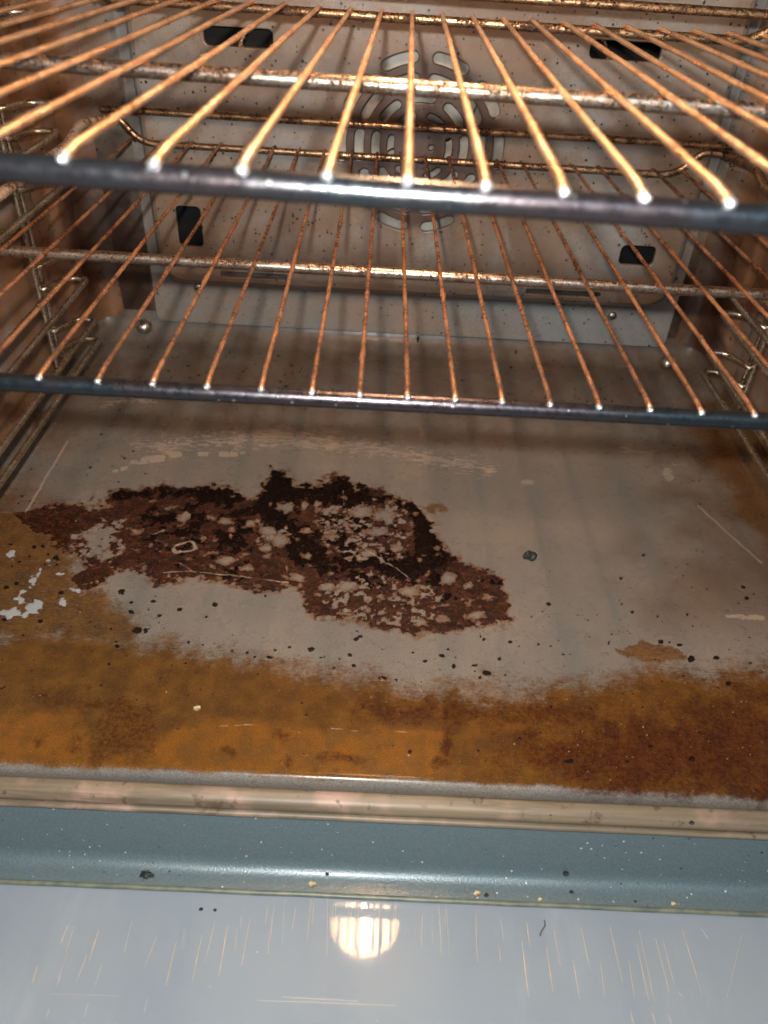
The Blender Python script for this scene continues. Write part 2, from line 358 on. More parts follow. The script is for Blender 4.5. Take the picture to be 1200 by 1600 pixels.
# droplets of burnt fat
spot = np.full(U_.shape, -9.)
drops = [(190,925,5),(240,940,5),(281,953,4.5),(249,962,4),(205,957,4),(205,942,3.4),(94,926,5),(88,871,5),(124,846,4),(67,854,4),(54,855,3),(30,878,3),(335,945,5),(322,964,3),(62,971,5),(25,912,4),(10,918,4),(23,935,4),(8,968,5),(215,985,7),(228,987,5),(563,995,4),(557,999,4),(487,1015,6),(547,1024,5),(430,1017,4),(420,1028,5),(452,1012,3),(398,1027,3),(386,1020,3),(760,1052,6),(708,1041,5),(690,1025,4),(664,1033,4),(790,1055,3),(750,1059,4),(780,1030,4),(860,1010,3),(1033,1003,5),(1062,1008,5),(1119,1028,5),(1080,1030,6),(1138,1068,4),(1173,1036,3),(988,957,3),(857,944,4),(783,907,4),(797,1004,4),(887,1190,8),(1082,1186,4),(980,1190,4),(1016,1166,4),(640,1175,3),(553,1040,5),(596,1060,5),(597,1015,3),(620,1062,5),(295,1004,3),(183,1010,4),(181,1003,3),(17,851,3),(530,1030,3),(502,1028,3),(1160,918,4),(1167,935,4),(1005,868,3),(970,905,3),(700,1015,3),(645,1020,3),(740,1040,4)]
for i in range(260):
    drops.append((rng.uniform(0, 1200), rng.uniform(925, 1110), rng.uniform(.8, 2.1)))
for i in range(170):
    drops.append((rng.uniform(1000, 1230), rng.uniform(650, 1010), rng.uniform(.7, 1.7)))
for i in range(150):
    drops.append((rng.normal(900, 130), rng.normal(980, 35), rng.uniform(.7, 1.6)))
for i in range(240):
    drops.append((rng.uniform(0, 1200), rng.uniform(1050, 1235), rng.uniform(.7, 2.0)))
for i in range(110):
    drops.append((rng.uniform(-20, 250), rng.uniform(640, 900), rng.uniform(.8, 2.2)))
for i in range(90):
    drops.append((rng.normal(340, 120), rng.normal(585, 22), rng.uniform(.8, 2.2)))
for i in range(60):
    drops.append((rng.normal(870, 110), rng.normal(610, 22), rng.uniform(.8, 2.2)))
def stamp(arr, u, v, r, k=1.4, asp=.72, jag=1.7):
    asp = rng.uniform(.45, 1.0)
    c = at(u, v, 2, 0); ix = np.searchsorted(FX, c[0]); iy = np.searchsorted(FY, c[1])
    w = 12; a0, a1, b0, b1 = max(0, iy - w), min(ny, iy + w), max(0, ix - w), min(nx, ix + w)
    if a1 <= a0 or b1 <= b0: return
    du = U_[a0:a1, b0:b1] - u; dv = V_[a0:a1, b0:b1] - v
    d = (r * (1 + (n_f[a0:a1, b0:b1] - .5) * 1.1 * jag) - np.sqrt(du ** 2 + (dv / asp) ** 2)) / (k * .65)
    arr[a0:a1, b0:b1] = np.maximum(arr[a0:a1, b0:b1], d)
for d in drops: stamp(spot, d[0], d[1], d[2] * .92)
for i in range(420):      # pale crystals
    k = rng.randint(4)
    u, v = [(rng.uniform(60, 300), rng.uniform(640, 760)), (rng.uniform(0, 260), rng.uniform(800, 960)), (rng.uniform(0, 1200), rng.uniform(1040, 1230)), (rng.uniform(850, 1200), rng.uniform(1090, 1240))][k]
    stamp(scuff, u, v, rng.uniform(.5, 1.5), 1.2)
spot = np.minimum(spot, (GY - YF - .008) / .002)
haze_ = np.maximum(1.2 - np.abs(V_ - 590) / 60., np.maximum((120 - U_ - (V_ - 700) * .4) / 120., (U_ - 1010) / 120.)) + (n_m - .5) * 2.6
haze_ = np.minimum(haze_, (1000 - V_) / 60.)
enc = lambda a: np.clip(a * .25 + .5, 0, 1)
def attr(me, name, a, b, c):
    at_ = me.attributes.new(name, 'FLOAT_COLOR', 'POINT')
    arr = np.ones((V.shape[0], 4), np.float32); arr[:, 0] = enc(a).ravel(); arr[:, 1] = enc(b).ravel(); arr[:, 2] = enc(c).ravel()
    at_.data.foreach_set('color', arr.ravel())
relief = np.clip(red, 0, 1) * .00025 + np.clip(blk, 0, 1.5) * .0008 * (.4 + 1.2 * n_l) + np.clip(white, 0, 1) * .0004 + np.clip(spot, 0, 1) * .0006 + (n_f - .5) * .00035 * np.clip(red, 0, 1)
V[:, 2] += relief.ravel()
idx = np.arange(nx * ny).reshape(ny, nx)
Fq = np.stack([idx[:-1, :-1], idx[:-1, 1:], idx[1:, 1:], idx[1:, :-1]], -1).reshape(-1, 4)
me = bpy.data.meshes.new('cavity_floor'); me.vertices.add(len(V)); me.vertices.foreach_set('co', V.ravel())
me.loops.add(Fq.size); me.loops.foreach_set('vertex_index', Fq.ravel()); me.polygons.add(len(Fq))
me.polygons.foreach_set('loop_start', np.arange(0, Fq.size, 4)); me.polygons.foreach_set('loop_total', np.full(len(Fq), 4)); me.update(); me.validate()
attr(me, 'stain_a', red, blk, amber); attr(me, 'stain_b', scuff, dred, spot); attr(me, 'stain_glow_c', pale, white, haze_)
g = NT('stained grey enamel floor')
def at_in(n):
    a = g.n('ShaderNodeAttribute', attribute_name=n); sp = g.n('ShaderNodeSeparateColor'); g.t.links.new(a.outputs['Color'], sp.inputs[0]); return sp.outputs
A, B, Cc = at_in('stain_a'), at_in('stain_b'), at_in('stain_glow_c')
fn = g.noise(900, 3, .6); fn2 = g.noise(330, 4, .65); md = g.noise(60, 5, .6); bigN = g.noise(9, 3)
def th(x, w=.06, jit=.10, nn=None, c=.5):
    y = g.math('ADD', x, g.math('MULTIPLY', g.math('SUBTRACT', nn if nn is not None else fn2, .5), jit)); return g.ramp(y, c - w, c + w)
base = g.mix(g.ramp(bigN, .35, .65), (.232, .192, .152), (.180, .163, .140))
base = g.mix(g.ramp(fn, .3, .7, 0, .35), base, (.20, .19, .175))
base = g.mix(specks(g, 650, .3, .66), base, (.10, .075, .055))
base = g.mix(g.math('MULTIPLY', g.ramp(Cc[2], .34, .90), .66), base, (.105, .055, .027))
strk = g.noise(1, 5, .7, g.coord((110, 620, 1)))
amc = g.mix(g.ramp(md, .3, .7), (.155, .062, .006), (.088, .032, .0045))
amc = g.mix(g.ramp(strk, .50, .72, 0, .28), amc, (.060, .020, .005))
amc = g.mix(g.ramp(g.noise(170, 6, .75), .54, .64, 0, .38), amc, (.055, .017, .005))
spx = g.n('ShaderNodeSeparateXYZ'); g.t.links.new(g.tc.outputs['Object'], spx.inputs[0])
amc = g.mix(g.ramp(g.math('ADD', spx.outputs[0], g.math('MULTIPLY', g.math('SUBTRACT', md, .5), .25)), .06, -.20, 0, .8), amc, g.mix(g.ramp(md, .3, .7), (.135, .062, .010), (.068, .030, .006)))
amc = g.mix(g.ramp(fn2, .55, .75, 0, .6), amc, (.08, .028, .008))
amc = g.mix(g.ramp(fn, .66, .74, 0, .35), amc, (.22, .12, .04))
amc = g.mix(g.math('MULTIPLY', th(Cc[0], .14, .5), .65), amc, g.mix(g.ramp(md, .4, .6), (.23, .080, .007), (.165, .068, .009)))
am = g.math('MULTIPLY', g.ramp(g.math('ADD', A[2], g.math('MULTIPLY', g.math('SUBTRACT', g.math('ADD', fn2, strk), 1.), .28)), .42, .72), .95)
c = g.mix(am, base, amc)
c = g.mix(g.math('MULTIPLY', g.math('MULTIPLY', th(B[1], .26, .5), g.ramp(g.noise(120, 5, .7), .25, .6, .6, 1)), .82), c, g.mix(g.ramp(spx.outputs[0], .05, -.15), g.mix(g.ramp(fn2, .4, .6), (.068, .014, .006), (.030, .007, .005)), g.mix(g.ramp(fn2, .4, .6), (.10, .040, .012), (.05, .018, .006))))
rc = g.mix(g.ramp(fn2, .38, .58), (.088, .020, .007), (.024, .006, .0035)); rc = g.mix(g.ramp(md, .5, .7, 0, .6), rc, (.12, .040, .012))
rc = g.mix(g.ramp(g.noise(130, 6, .72), .44, .56, 0, .88), rc, (.012, .0045, .003)); rc = g.mix(g.ramp(g.noise(210, 5, .7), .60, .68, 0, .7), rc, (.17, .075, .028))
rm = g.math('MULTIPLY', th(A[0], .05, .34), g.ramp(g.math('ADD', g.math('MULTIPLY', fn, .5), g.math('MULTIPLY', g.noise(140, 4, .7), .5)), .64, .58, .55, 1))
c = g.mix(g.ramp(g.math('ADD', A[0], g.math('MULTIPLY', g.math('SUBTRACT', fn2, .5), .5)), .22, .55, 0, .55), c, (.115, .045, .014))
c = g.mix(g.math('MULTIPLY', rm, .96), c, rc)
bm_ = th(A[1], .07, .22)
c = g.mix(g.math('MULTIPLY', bm_, .97), c, g.mix(g.ramp(fn, .4, .65), (.0035, .0020, .0018), (.012, .005, .0035)))
sm = th(B[2], .05, .02)
gr = g.noise(1500, 3, .8); gr2 = g.noise(420, 5, .75)
c = g.mix(g.ramp(gr, .38, .62, .55, 0), c, (.0, .0, .0))
c = g.mix(g.ramp(gr2, .52, .70, 0, .28), c, (.025, .013, .008))
c = g.mix(g.ramp(g.noise(1100, 2, .5), .70, .76, 0, .5), c, (.5, .42, .32))  # fine pale flecks: glints put into the floor colour
c = g.mix(g.math('MULTIPLY', sm, .97), c, (.010, .006, .005))
lac = g.math('MULTIPLY', g.ramp(A[0], .30, .48), g.math('SUBTRACT', 1., rm))
c = g.mix(g.math('MULTIPLY', lac, g.ramp(g.noise(420, 5, .7), .40, .60, .3, .95)), c, (.130, .060, .026))
wm = th(B[0], .08, .12, fn)
c = g.mix(g.math('MULTIPLY', wm, .42), c, (.40, .32, .24))
wm2 = th(Cc[1], .05, .15)
c = g.mix(g.math('MULTIPLY', wm2, .9), c, (.27, .29, .30))
ro = g.ramp(md, .3, .7, .24, .38); ro = g.math('ADD', ro, g.math('MULTIPLY', am, -.10)); ro = g.math('ADD', ro, g.math('MULTIPLY', rm, .08)); ro = g.math('ADD', ro, g.math('MULTIPLY', bm_, .12))
h = g.math('ADD', g.math('MULTIPLY', fn, .25), g.math('ADD', g.math('MULTIPLY', wm, .4), g.math('MULTIPLY', g.math('MULTIPLY', rm, fn2), 1.6)))
g.bump(h, .0005, .8)
M_floor = g.out(Base_Color=c, Coat_Weight=g.math('MULTIPLY', am, .22), Coat_Roughness=.16, Roughness=ro, Specular_IOR_Level=g.math('SUBTRACT', .26, g.math('SUBTRACT', g.math('MULTIPLY', g.math('MAXIMUM', bm_, sm), .22), g.math('MULTIPLY', am, -.10))))
floor = part('cavity_floor', me, M_floor); floor['label'] = 'oven floor with a burnt black spill and amber baked-on grease'

# --- walls
def side_wall(X, sgn, mat, name='side_wall'):
    # sgn +1: the cavity lies towards +x of this wall
    def fn(a, b):
        y = YF + .004 + a * (YB - YF - .004); z = RC + b * (ZT - RC)
        d = 0
        d += .006 * (sst(.36, .375, y) - sst(.755, .77, y)) * (sst(.035, .05, z))
        for z0 in (.105, .20, .30): d -= .004 * (sst(.385, .40, y) - sst(.735, .75, y)) * (sst(z0, z0 + .01, z) - sst(z0 + .05, z0 + .06, z))
        d += .007 * (sst(.800, .812, y) - sst(.845, .856, y)) * sst(.05, .07, z)
        t = max(0, (y - (YB - .03)) / .03); 
        if t > 0: d += .03 * (1 - math.sqrt(max(0, 1 - t * t)))
        return (X + sgn * d, y, z)
    return part(name, grid_mesh(name, 200, 120, fn), mat)
wl = side_wall(XL, 1, M_side); wl['label'] = 'left side wall, baked brown with a dark sooty corner'
wr = side_wall(XR, -1, M_sideR); wr['label'] = 'right side wall with brown grease haze'
back = part('back_wall', grid_mesh('back_wall', 80, 60, lambda a, b: (XL + .028 + a * (XR - XL - .056), YB, Rb + b * (ZT - Rb))), M_back)
def boxm(name, x0, x1, y0, y1, z0, z1, bev=0):
    bm = bmesh.new(); bmesh.ops.create_cube(bm, size=1)
    for v in bm.verts: v.co = Vector((x0 if v.co.x < 0 else x1, y0 if v.co.y < 0 else y1, z0 if v.co.z < 0 else z1))
    if bev: bmesh.ops.bevel(bm, geom=bm.edges[:], offset=bev, segments=3, affect='EDGES', profile=.7)
    me = bpy.data.meshes.new(name); bm.to_mesh(me); bm.free(); return me
LX, LY = at(570, 1440, 2, -.07 * 2 - .525)[:2]
part('ceiling', boxm('ceiling', XL - .01, XR + .01, YF, YB + .01, ZT + .0005, ZT + .02), M_ceil, False)

# --- stamped back cover with slots (2D curve with holes, given thickness)
def rrect(x0, x1, z0, z1, r, n=6):
    p = []
    for cx, cz, a0 in ((x1 - r, z1 - r, 0), (x0 + r, z1 - r, 90), (x0 + r, z0 + r, 180), (x1 - r, z0 + r, 270)):
        for k in range(n + 1):
            a = math.radians(a0 + 90 * k / n); p.append((cx + r * math.cos(a), cz + r * math.sin(a)))
    return p
def arcslot(cx, cz, r, a, span, w, n=14):
    p = []; s = math.radians(span) / 2 - (w / 2) / r; a = math.radians(90 - a); s = max(s, .001)
    for k in range(n + 1): t = a - s + 2 * s * k / n; p.append((cx + (r + w / 2) * math.cos(t), cz + (r + w / 2) * math.sin(t)))
    e = a + s; ex, ez = cx + r * math.cos(e), cz + r * math.sin(e)
    for k in range(1, 7): t = e + math.pi * k / 7; p.append((ex + w / 2 * math.cos(t), ez + w / 2 * math.sin(t)))
    for k in range(n + 1): t = a + s - 2 * s * k / n; p.append((cx + (r - w / 2) * math.cos(t), cz + (r - w / 2) * math.sin(t)))
    e = a - s; ex, ez = cx + r * math.cos(e), cz + r * math.sin(e)
    for k in range(1, 7): t = e + math.pi + math.pi * k / 7; p.append((ex + w / 2 * math.cos(t), ez + w / 2 * math.sin(t)))
    return p
def plate(name, loops, Y, th_, bev, mat, zlim=None):
    cu = bpy.data.curves.new(name, 'CURVE'); cu.dimensions = '2D'; cu.fill_mode = 'BOTH'; cu.extrude = th_ / 2 - bev; cu.bevel_depth = bev; cu.bevel_resolution = 2
    for lp in loops:
        sp = cu.splines.new('POLY'); sp.points.add(len(lp) - 1); sp.use_cyclic_u = True
        for q, (x, z) in zip(sp.points, lp): q.co = (x, z, 0, 1)
    o = bpy.data.objects.new('tmp', cu); COL.objects.link(o); bpy.context.view_layer.update()
    me = bpy.data.meshes.new_from_object(o.evaluated_get(bpy.context.evaluated_depsgraph_get())); bpy.data.objects.remove(o)
    me.name = name
    # x, z in the curve plane -> stands upright at y = Y
    me.transform(Matrix(((1, 0, 0, 0), (0, 0, -1, Y), (0, 1, 0, 0), (0, 0, 0, 1))))
    me.materials.clear()
    return part(name, me, mat, False)
FCX, FCZ, FR = .0275, .241, .086
loops = [rrect(-.252, .322, .087, ZT - .01, .022)]
slots = [rrect(-.186, -.118, .320, .338, .006), rrect(.182, .252, .327, .345, .006), rrect(-.233, -.204, .124, .170, .006), rrect(.257, .298, .130, .154, .007),
         rrect(-.19, -.112, .0915, .0995, .0035), rrect(.16, .248, .0905, .0985, .0035)]
for r, n_, off, span, w in ((.0810, 10, 18, 28, .0128), (.0625, 10, 18, 30, .0120), (.0455, 8, 0, 36, .0112), (.0300, 6, 30, 44, .0092)):
    for k in range(n_): slots.append(arcslot(FCX, FCZ, r, off + 360 / n_ * k, span, w))
for dx in (-.012, .012): slots.append([(FCX + dx + .004 * math.cos(2 * math.pi * k / 12), FCZ + .004 * math.sin(2 * math.pi * k / 12)) for k in range(12)])
YC = .852
cover = plate('back_cover', loops + slots, YC, .0056, .0011, M_cover); cover['label'] = 'stamped back cover with round fan grille and corner slots'
ol = rrect(-.252, .322, .087, ZT - .01, .022, 8)
cxm, czm = .035, .3
prof2 = [(0, 0), (.003, .0006), (.006, .003), (.008, .008), (.0095, .016), (.012, .019)]
vs = []; 
for (o_, d_) in prof2:
    r2 = rrect(-.252 - o_, .322 + o_, .087 - o_, ZT - .01 + o_ * .3, .022 + o_, 8); vs += [(x, YC - .001 + d_, z) for x, z in r2]
nn_ = len(ol); fs = [(k * nn_ + j, k * nn_ + (j + 1) % nn_, (k + 1) * nn_ + (j + 1) % nn_, (k + 1) * nn_ + j) for k in range(len(prof2) - 1) for j in range(nn_)]
part('cover_flange', mesh('cover_flange', vs, fs), M_back)
plate('mounting_plate', [rrect(-.275, .345, .024, ZT - .004, .008), rrect(-.245, .315, .09, ZT - .02, .02)], YC + .0205, .002, .0008, M_plate)
# fan shroud disc and heating ring behind the slots
g = NT('pale shroud enamel'); M_shroud = g.out(Base_Color=g.mix(g.ramp(g.noise(30, 4), .35, .7), (.46, .46, .41), (.22, .16, .11)), Roughness=.4)
bm = bmesh.new(); bmesh.ops.create_circle(bm, cap_ends=True, radius=.098, segments=64); bmesh.ops.rotate(bm, verts=bm.verts, matrix=Matrix.Rotation(math.pi / 2, 3, 'X')); bmesh.ops.translate(bm, verts=bm.verts, vec=(FCX, YC + .0185, FCZ))
me = bpy.data.meshes.new('fan_shroud'); bm.to_mesh(me); bm.free(); part('fan_shroud', me, M_shroud, False)
for k in range(4):
    a = 2 * math.pi * k / 4 + .2
    vs = []; 
    for rr, tw in ((.014, -.15), (.030, 0), (.052, .2), (.070, .45)):
        for yy in (YC + .005, YC + .012): vs.append((FCX + rr * math.cos(a + tw), yy, FCZ + rr * math.sin(a + tw)))
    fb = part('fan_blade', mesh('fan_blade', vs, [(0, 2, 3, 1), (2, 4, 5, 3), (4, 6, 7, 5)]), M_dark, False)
ringp = [(FCX + .198 * math.cos(t), YC + .018, FCZ + .198 * math.sin(t)) for t in np.linspace(-.35, math.pi + .35, 90)]
part('heating_element', tube_mesh('heating_element', ringp, .0035, 10, .02), M_backbar)
bm = bmesh.new()
part('recess_shade_sheet', grid_mesh('recess_shade_sheet', 2, 2, lambda a, b: (-.244 + a * .558, YC + .026, .092 + b * .43)), M_dark, False)  # flat black sheet in place of the shade deep behind the slots
def dome(name, c, r, h, axis, mat, slot=True, parent=oven):
    bm = bmesh.new(); bmesh.ops.create_uvsphere(bm, u_segments=24, v_segments=12, radius=1)
    for v in bm.verts: v.co = Vector((v.co.x * r, v.co.y * r, v.co.z * h))
    if axis == 'Y': bmesh.ops.rotate(bm, verts=bm.verts, matrix=Matrix.Rotation(math.pi / 2, 3, 'X'))
    bmesh.ops.translate(bm, verts=bm.verts, vec=c); me = bpy.data.meshes.new(name); bm.to_mesh(me); bm.free()
    return part(name, me, mat)
def screw(x, z, y=YC + .0195):
    s_ = dome('screw', (x, y, z), .0055, .0032, 'Y', M_screw)
    w = link('screw_slot', boxm('screw_slot', x - .0035, x + .0035, y - .0038, y - .0025, z - .0006, z + .0006), M_dark, s_, False)
    return s_
screw(-.2215, .069); screw(.273, .0605)
dome('floor_dimple', (-.292, .866, .018), .010, .008, 'Z', M_screw); dome('floor_dimple', (.352, .862, .008), .010, .008, 'Z', M_screw)

# --- side rack guides: posts on the walls with looped wire rungs
def guide(xw, sgn):
    root = bpy.data.objects.new('rack_guide', None); COL.objects.link(root); root.parent = oven; root.matrix_parent_inverse = Matrix.Translation(-OV)
    def sub(name, me): return link(name, me, M_chrome, root)
    for y in (.42, .712):
        sub('guide_post', tube_mesh('guide_post', [(xw + sgn * .012, y, .028), (xw + sgn * .012, y, .40)], .0033, 12, .01, .0006, 3))
        sub('guide_post', tube_mesh('guide_post', [(xw + sgn * .012, y + .012, .045), (xw + sgn * .012, y + .012, .40)], .0024, 10, .01, .0006, 3))
    for z in (.060, .082, .126, .148, .2195, .262, .285, .352, .372):
        xi = xw + sgn * (.050)
        sub('guide_rung', tube_mesh('guide_rung', [(xw + sgn * .016, .710, z), (xw + sgn * .03, .742, z), (xi, .744, z), (xi, .35, z), (xw + sgn * .012, .35, z)], .0028, 12, .008, .0005, z * 10, fillet=.008))
    return root
gl = guide(XL, 1); gl['label'] = 'chrome wire guide on the left wall'; gr = guide(XR, -1); gr['label'] = 'chrome wire guide on the right wall'

# --- lamp in the ceiling
g = NT('hot lamp bulb'); g.b.inputs['Emission Color'].default_value = (1, .55, .28, 1); g.b.inputs['Emission Strength'].default_value = 460
M_bulb = g.m
M_dish = NT('lamp dish white').out(Base_Color=(.85, .8, .7), Roughness=.25)
lamp = bpy.data.objects.new('oven_lamp', None); COL.objects.link(lamp); lamp.parent = oven; lamp.matrix_parent_inverse = Matrix.Translation(-OV)
lz = ZT - .022
bm = bmesh.new(); bmesh.ops.create_uvsphere(bm, u_segments=24, v_segments=14, radius=1); bmesh.ops.scale(bm, verts=bm.verts, vec=(.0075, .038, .0075)); bmesh.ops.translate(bm, verts=bm.verts, vec=(LX, LY, lz)); me = bpy.data.meshes.new('bulb'); bm.to_mesh(me); bm.free(); link('bulb', me, M_bulb, lamp)
vs = []; NS = 40
for r_, z_ in ((.012, ZT - .003), (.036, ZT - .006), (.044, ZT - .014), (.047, ZT - .020), (.049, ZT - .020), (.049, ZT - .001)):
    for k in range(NS): a = 2 * math.pi * k / NS; vs.append((LX + r_ * math.cos(a), LY + r_ * math.sin(a), z_))
fs = [(i * NS + k, i * NS + (k + 1) % NS, (i + 1) * NS + (k + 1) % NS, (i + 1) * NS + k) for i in range(5) for k in range(NS)]
link('lamp_dish', mesh('lamp_dish', vs, fs), M_dish, lamp)
g = NT('glowing frosted lamp lens'); g.b.inputs['Emission Color'].default_value = (1, .66, .36, 1); g.b.inputs['Emission Strength'].default_value = 20; M_lens = g.m
vs = []
for r_, z_ in ((.0005, ZT - .0065), (.015, ZT - .0068), (.030, ZT - .0085), (.042, ZT - .0135)):
    for k in range(NS): a = 2 * math.pi * k / NS; vs.append((LX + r_ * math.cos(a), LY + r_ * math.sin(a), z_ - .003))
link('lamp_lens', mesh('lamp_lens', vs, [(i * NS + k, i * NS + (k + 1) % NS, (i + 1) * NS + (k + 1) % NS, (i + 1) * NS + k) for i in range(3) for k in range(NS)]), M_lens, lamp)
for k in range(7):
    dx = (k - 3) * .0115; hy = math.sqrt(.047 ** 2 - dx * dx)
    link('guard_rod', tube_mesh('guard_rod', [(LX + dx, LY - hy, ZT - .040), (LX + dx, LY + hy, ZT - .040)], .0013 if k % 2 else .0020, 8, .01), M_chrome, lamp)

# --- front sill: trim strips and the blue-green front panel
def strip(name, prof_, mat, x0=-.42, x1=.46, nseg=160, wob=0.):
    """a profile in (y, z) drawn along x"""
    vs = []; m = len(prof_)
    for i in range(nseg + 1):
        x = x0 + (x1 - x0) * i / nseg
        for (y, z) in prof_: vs.append((x, y + wob * mnoise.noise(Vector((x * 30, y * 50, 3))), z + wob * .5 * mnoise.noise(Vector((x * 25, 7, z * 50)))))
    fs = [(i * m + j, (i + 1) * m + j, (i + 1) * m + j + 1, i * m + j + 1) for i in range(nseg) for j in range(m - 1)]
    return part(name, mesh(name, vs, fs), mat)
def curve(pts, n=10):
    P = [Vector((a, b)) for a, b in pts]; out = [P[0]]
    for i in range(1, len(P) - 1):
        s = (P[i - 1] + P[i]) / 2 if i > 1 else P[i - 1] * .5 + P[i] * .5; e = (P[i] + P[i + 1]) / 2
        for k in range(n + 1): t = k / n; out.append(s * (1 - t) ** 2 + P[i] * 2 * t * (1 - t) + e * t * t)
    out.append(P[-1]); res = [out[0]]
    for p in out[1:]:
        if (p - res[-1]).length > 2e-5: res.append(p)
    return [tuple(p) for p in res]
g = NT('tan scorched trim strip'); st = g.noise(1, 5, .6, g.coord((8, 260, 260))); mo = g.noise(25, 4)
c = g.mix(g.ramp(st, .35, .65), (.19, .14, .085), (.13, .10, .065)); c = g.mix(g.ramp(mo, .5, .72, 0, .6), c, (.42, .25, .19)); c = g.mix(g.math('MAXIMUM', g.ramp(g.noise(90, 5, .7), .57, .66), g.ramp(g.noise(1, 5, .7, g.coord((10, 120, 120))), .52, .7, 0, .7)), c, (.09, .055, .032))
g.bump(st, .00008); M_trim = g.out(Base_Color=c, Roughness=.5, Metallic=.1)
g = NT('blue green satin enamel'); f_ = g.noise(700, 3); c = g.mix(g.ramp(f_, .35, .7), (.092, .128, .138), (.12, .156, .164))
c = g.mix(specks(g, 300, .25, .8), c, (.5, .5, .45)); c = g.mix(g.math('MULTIPLY', specks(g, 260, .3, .72), g.ramp(g.noise(18, 3), .45, .6)), c, (.03, .03, .025)); g.bump(f_, .00025)
M_teal = g.out(Base_Color=c, Roughness=.36, Metallic=.2, Coat_Weight=.2, Coat_Roughness=.2)
tr = strip('trim_strip', curve([(.2745, -.0135), (.2725, -.0085), (.2680, -.0095), (.2640, -.0110), (.2615, -.0150), (.2620, -.0180)], 6), M_trim, wob=.00025)
strip('trim_strip', curve([(.2655, -.0215), (.2625, -.0198), (.2600, -.0205), (.2592, -.0228), (.2620, -.0245)], 6), M_trim, wob=.00025)
strip('sill_panel', curve([(.2640, -.0200), (.2555, -.0530), (.2500, -.0680), (.2330, -.0685)], 24), M_teal, wob=.0004)
g = NT('greenish sealing lip'); M_lip = g.out(Base_Color=g.mix(g.ramp(g.noise(60, 4), .4, .6), (.15, .16, .11), (.09, .105, .08)), Roughness=.4)
strip('sealing_lip', [(.2335 + .0016 * math.cos(t), -.0686 + .0016 * math.sin(t)) for t in np.linspace(-.6, math.pi + .4, 10)], M_lip, wob=.0003)
# front frame beside the opening
for xa, xb in ((-.46, XL + .001), (XR - .001, .50)):
    part('front_frame', boxm('front_frame', xa, xb, YF - .006, YF + .012, -.012, ZT + .05, .003), M_plate, False)
part('front_frame', boxm('front_frame', XL, XR, YF - .006, YF - .0005, ZT + .003, ZT + .05, .001), M_plate, False)

# --- lowered door with glass
ZD = -.070
door = bpy.data.objects.new('oven_door', None); COL.objects.link(door); door.parent = oven; door.matrix_parent_inverse = Matrix.Translation(-OV)
g = NT('blue grey inner door glass'); sm_ = g.noise(6, 4, .6)
c = g.mix(g.ramp(sm_, .35, .65), (.200, .235, .262), (.178, .212, .242)); c = g.mix(g.ramp(g.noise(1, 5, .7, g.coord((18, 5, 5))), .5, .75, 0, .35), c, (.29, .325, .35)); c = g.mix(specks(g, 120, .10, .93), c, (.5, .5, .5)); c = g.mix(specks(g, 90, .09, .95), c, (.04, .04, .04))
fb_ = g.noise(1, 4, .6, g.coord((600, 6, 1)))
M_glass = g.out(Base_Color=c, Roughness=.3, Specular_IOR_Level=.12, Coat_Weight=.8, Coat_Roughness=g.ramp(g.noise(20, 4), .35, .7, .02, .05))
link('door_glass', boxm('door_glass', -.40, .44, -.26, .2375, ZD - .006, ZD, .001), M_glass, door, False)
link('door_frame', boxm('door_frame', -.43, .47, -.32, .225, ZD - .04, ZD - .0065, .004), M_plate, door, False)
g = NT('scratch with lamp glint in colour'); M_scr = g.out(Base_Color=(.80, .58, .36), Metallic=.6, Roughness=.35)  # real scratches, but the orange paints in the lamp's glint
scr = [((213,890),(190,948),2),((232,895),(205,980),.8),((308,905),(278,1005),1.6),((272,980),(238,1070),1),((412,880),(388,975),1.4),((490,925),(452,1025),1.2),((552,935),(518,1080),2),((632,920),(600,1070),1.8),((672,880),(640,1010),1),((712,890),(684,1050),2),((782,870),(755,1020),1.5),((836,830),(830,890),1),((856,830),(838,980),1.4),((923,840),(912,910),1.2),((972,810),(960,945),2),((118,1015),(100,1075),2),((190,1045),(178,1080),1),((318,1015),(296,1080),.8),((275,1135),(262,1180),.8),((460,1120),(450,1170),.6),((577,900),(568,970),.8),((740,900),(735,970),.7),((755,860),(750,900),.6),((155,1150),(145,1180),.7),((210,980),(180,1060),.6),((1050,820),(1046,930),1.4),((1290,840),(1290,1010),0)]
scr2 = [((287,845),(290,975),1.6),((290,960),(293,1010),1),((365,870),(375,950),1),((358,950),(365,1010),1),((446,885),(456,960),1),((430,940),(452,1115),2),((508,960),(527,1100),1.5),((530,905),(552,1020),1),((590,1000),(612,1120),1.5),((613,890),(645,1035),1.5),((675,1005),(690,1115),1.2),((705,890),(745,1070),1.8),((765,1000),(782,1125),1.2),((790,950),(828,1130),2),((797,905),(846,1130),1.2),((848,930),(892,1105),1.6),((870,930),(908,1080),1.2),((932,905),(994,1110),1.8),((772,1165),(780,1200),2),((838,1165),(848,1200),1.8),((888,1170),(896,1200),1.4),((120,850),(118,960),1.4),((150,860),(152,950),.8),((190,840),(192,900),.5),((990,900),(1015,935),.8),((920,1100),(935,1115),.8)]
allscr = [((a[0] / 2, 1000 + a[1] / 2), (b[0] / 2, 1000 + b[1] / 2), w) for a, b, w in scr if w > 0]
allscr += [((600 + a[0] / 2, 1000 + a[1] / 2), (600 + b[0] / 2, 1000 + b[1] / 2), w) for a, b, w in scr2]
allscr += [((80,1553),(190,1556),.1),((400,1563),(620,1571),.15),((440,1558),(560,1564),.2),((1160,1458),(1135,1560),.5)]
allscr += [((u, rng.uniform(1400, 1420)), (u + (u - 560) * .04, rng.uniform(1440, 1500)), rng.uniform(.4, .9)) for u in rng.uniform(440, 700, 16)]
bm = bmesh.new()
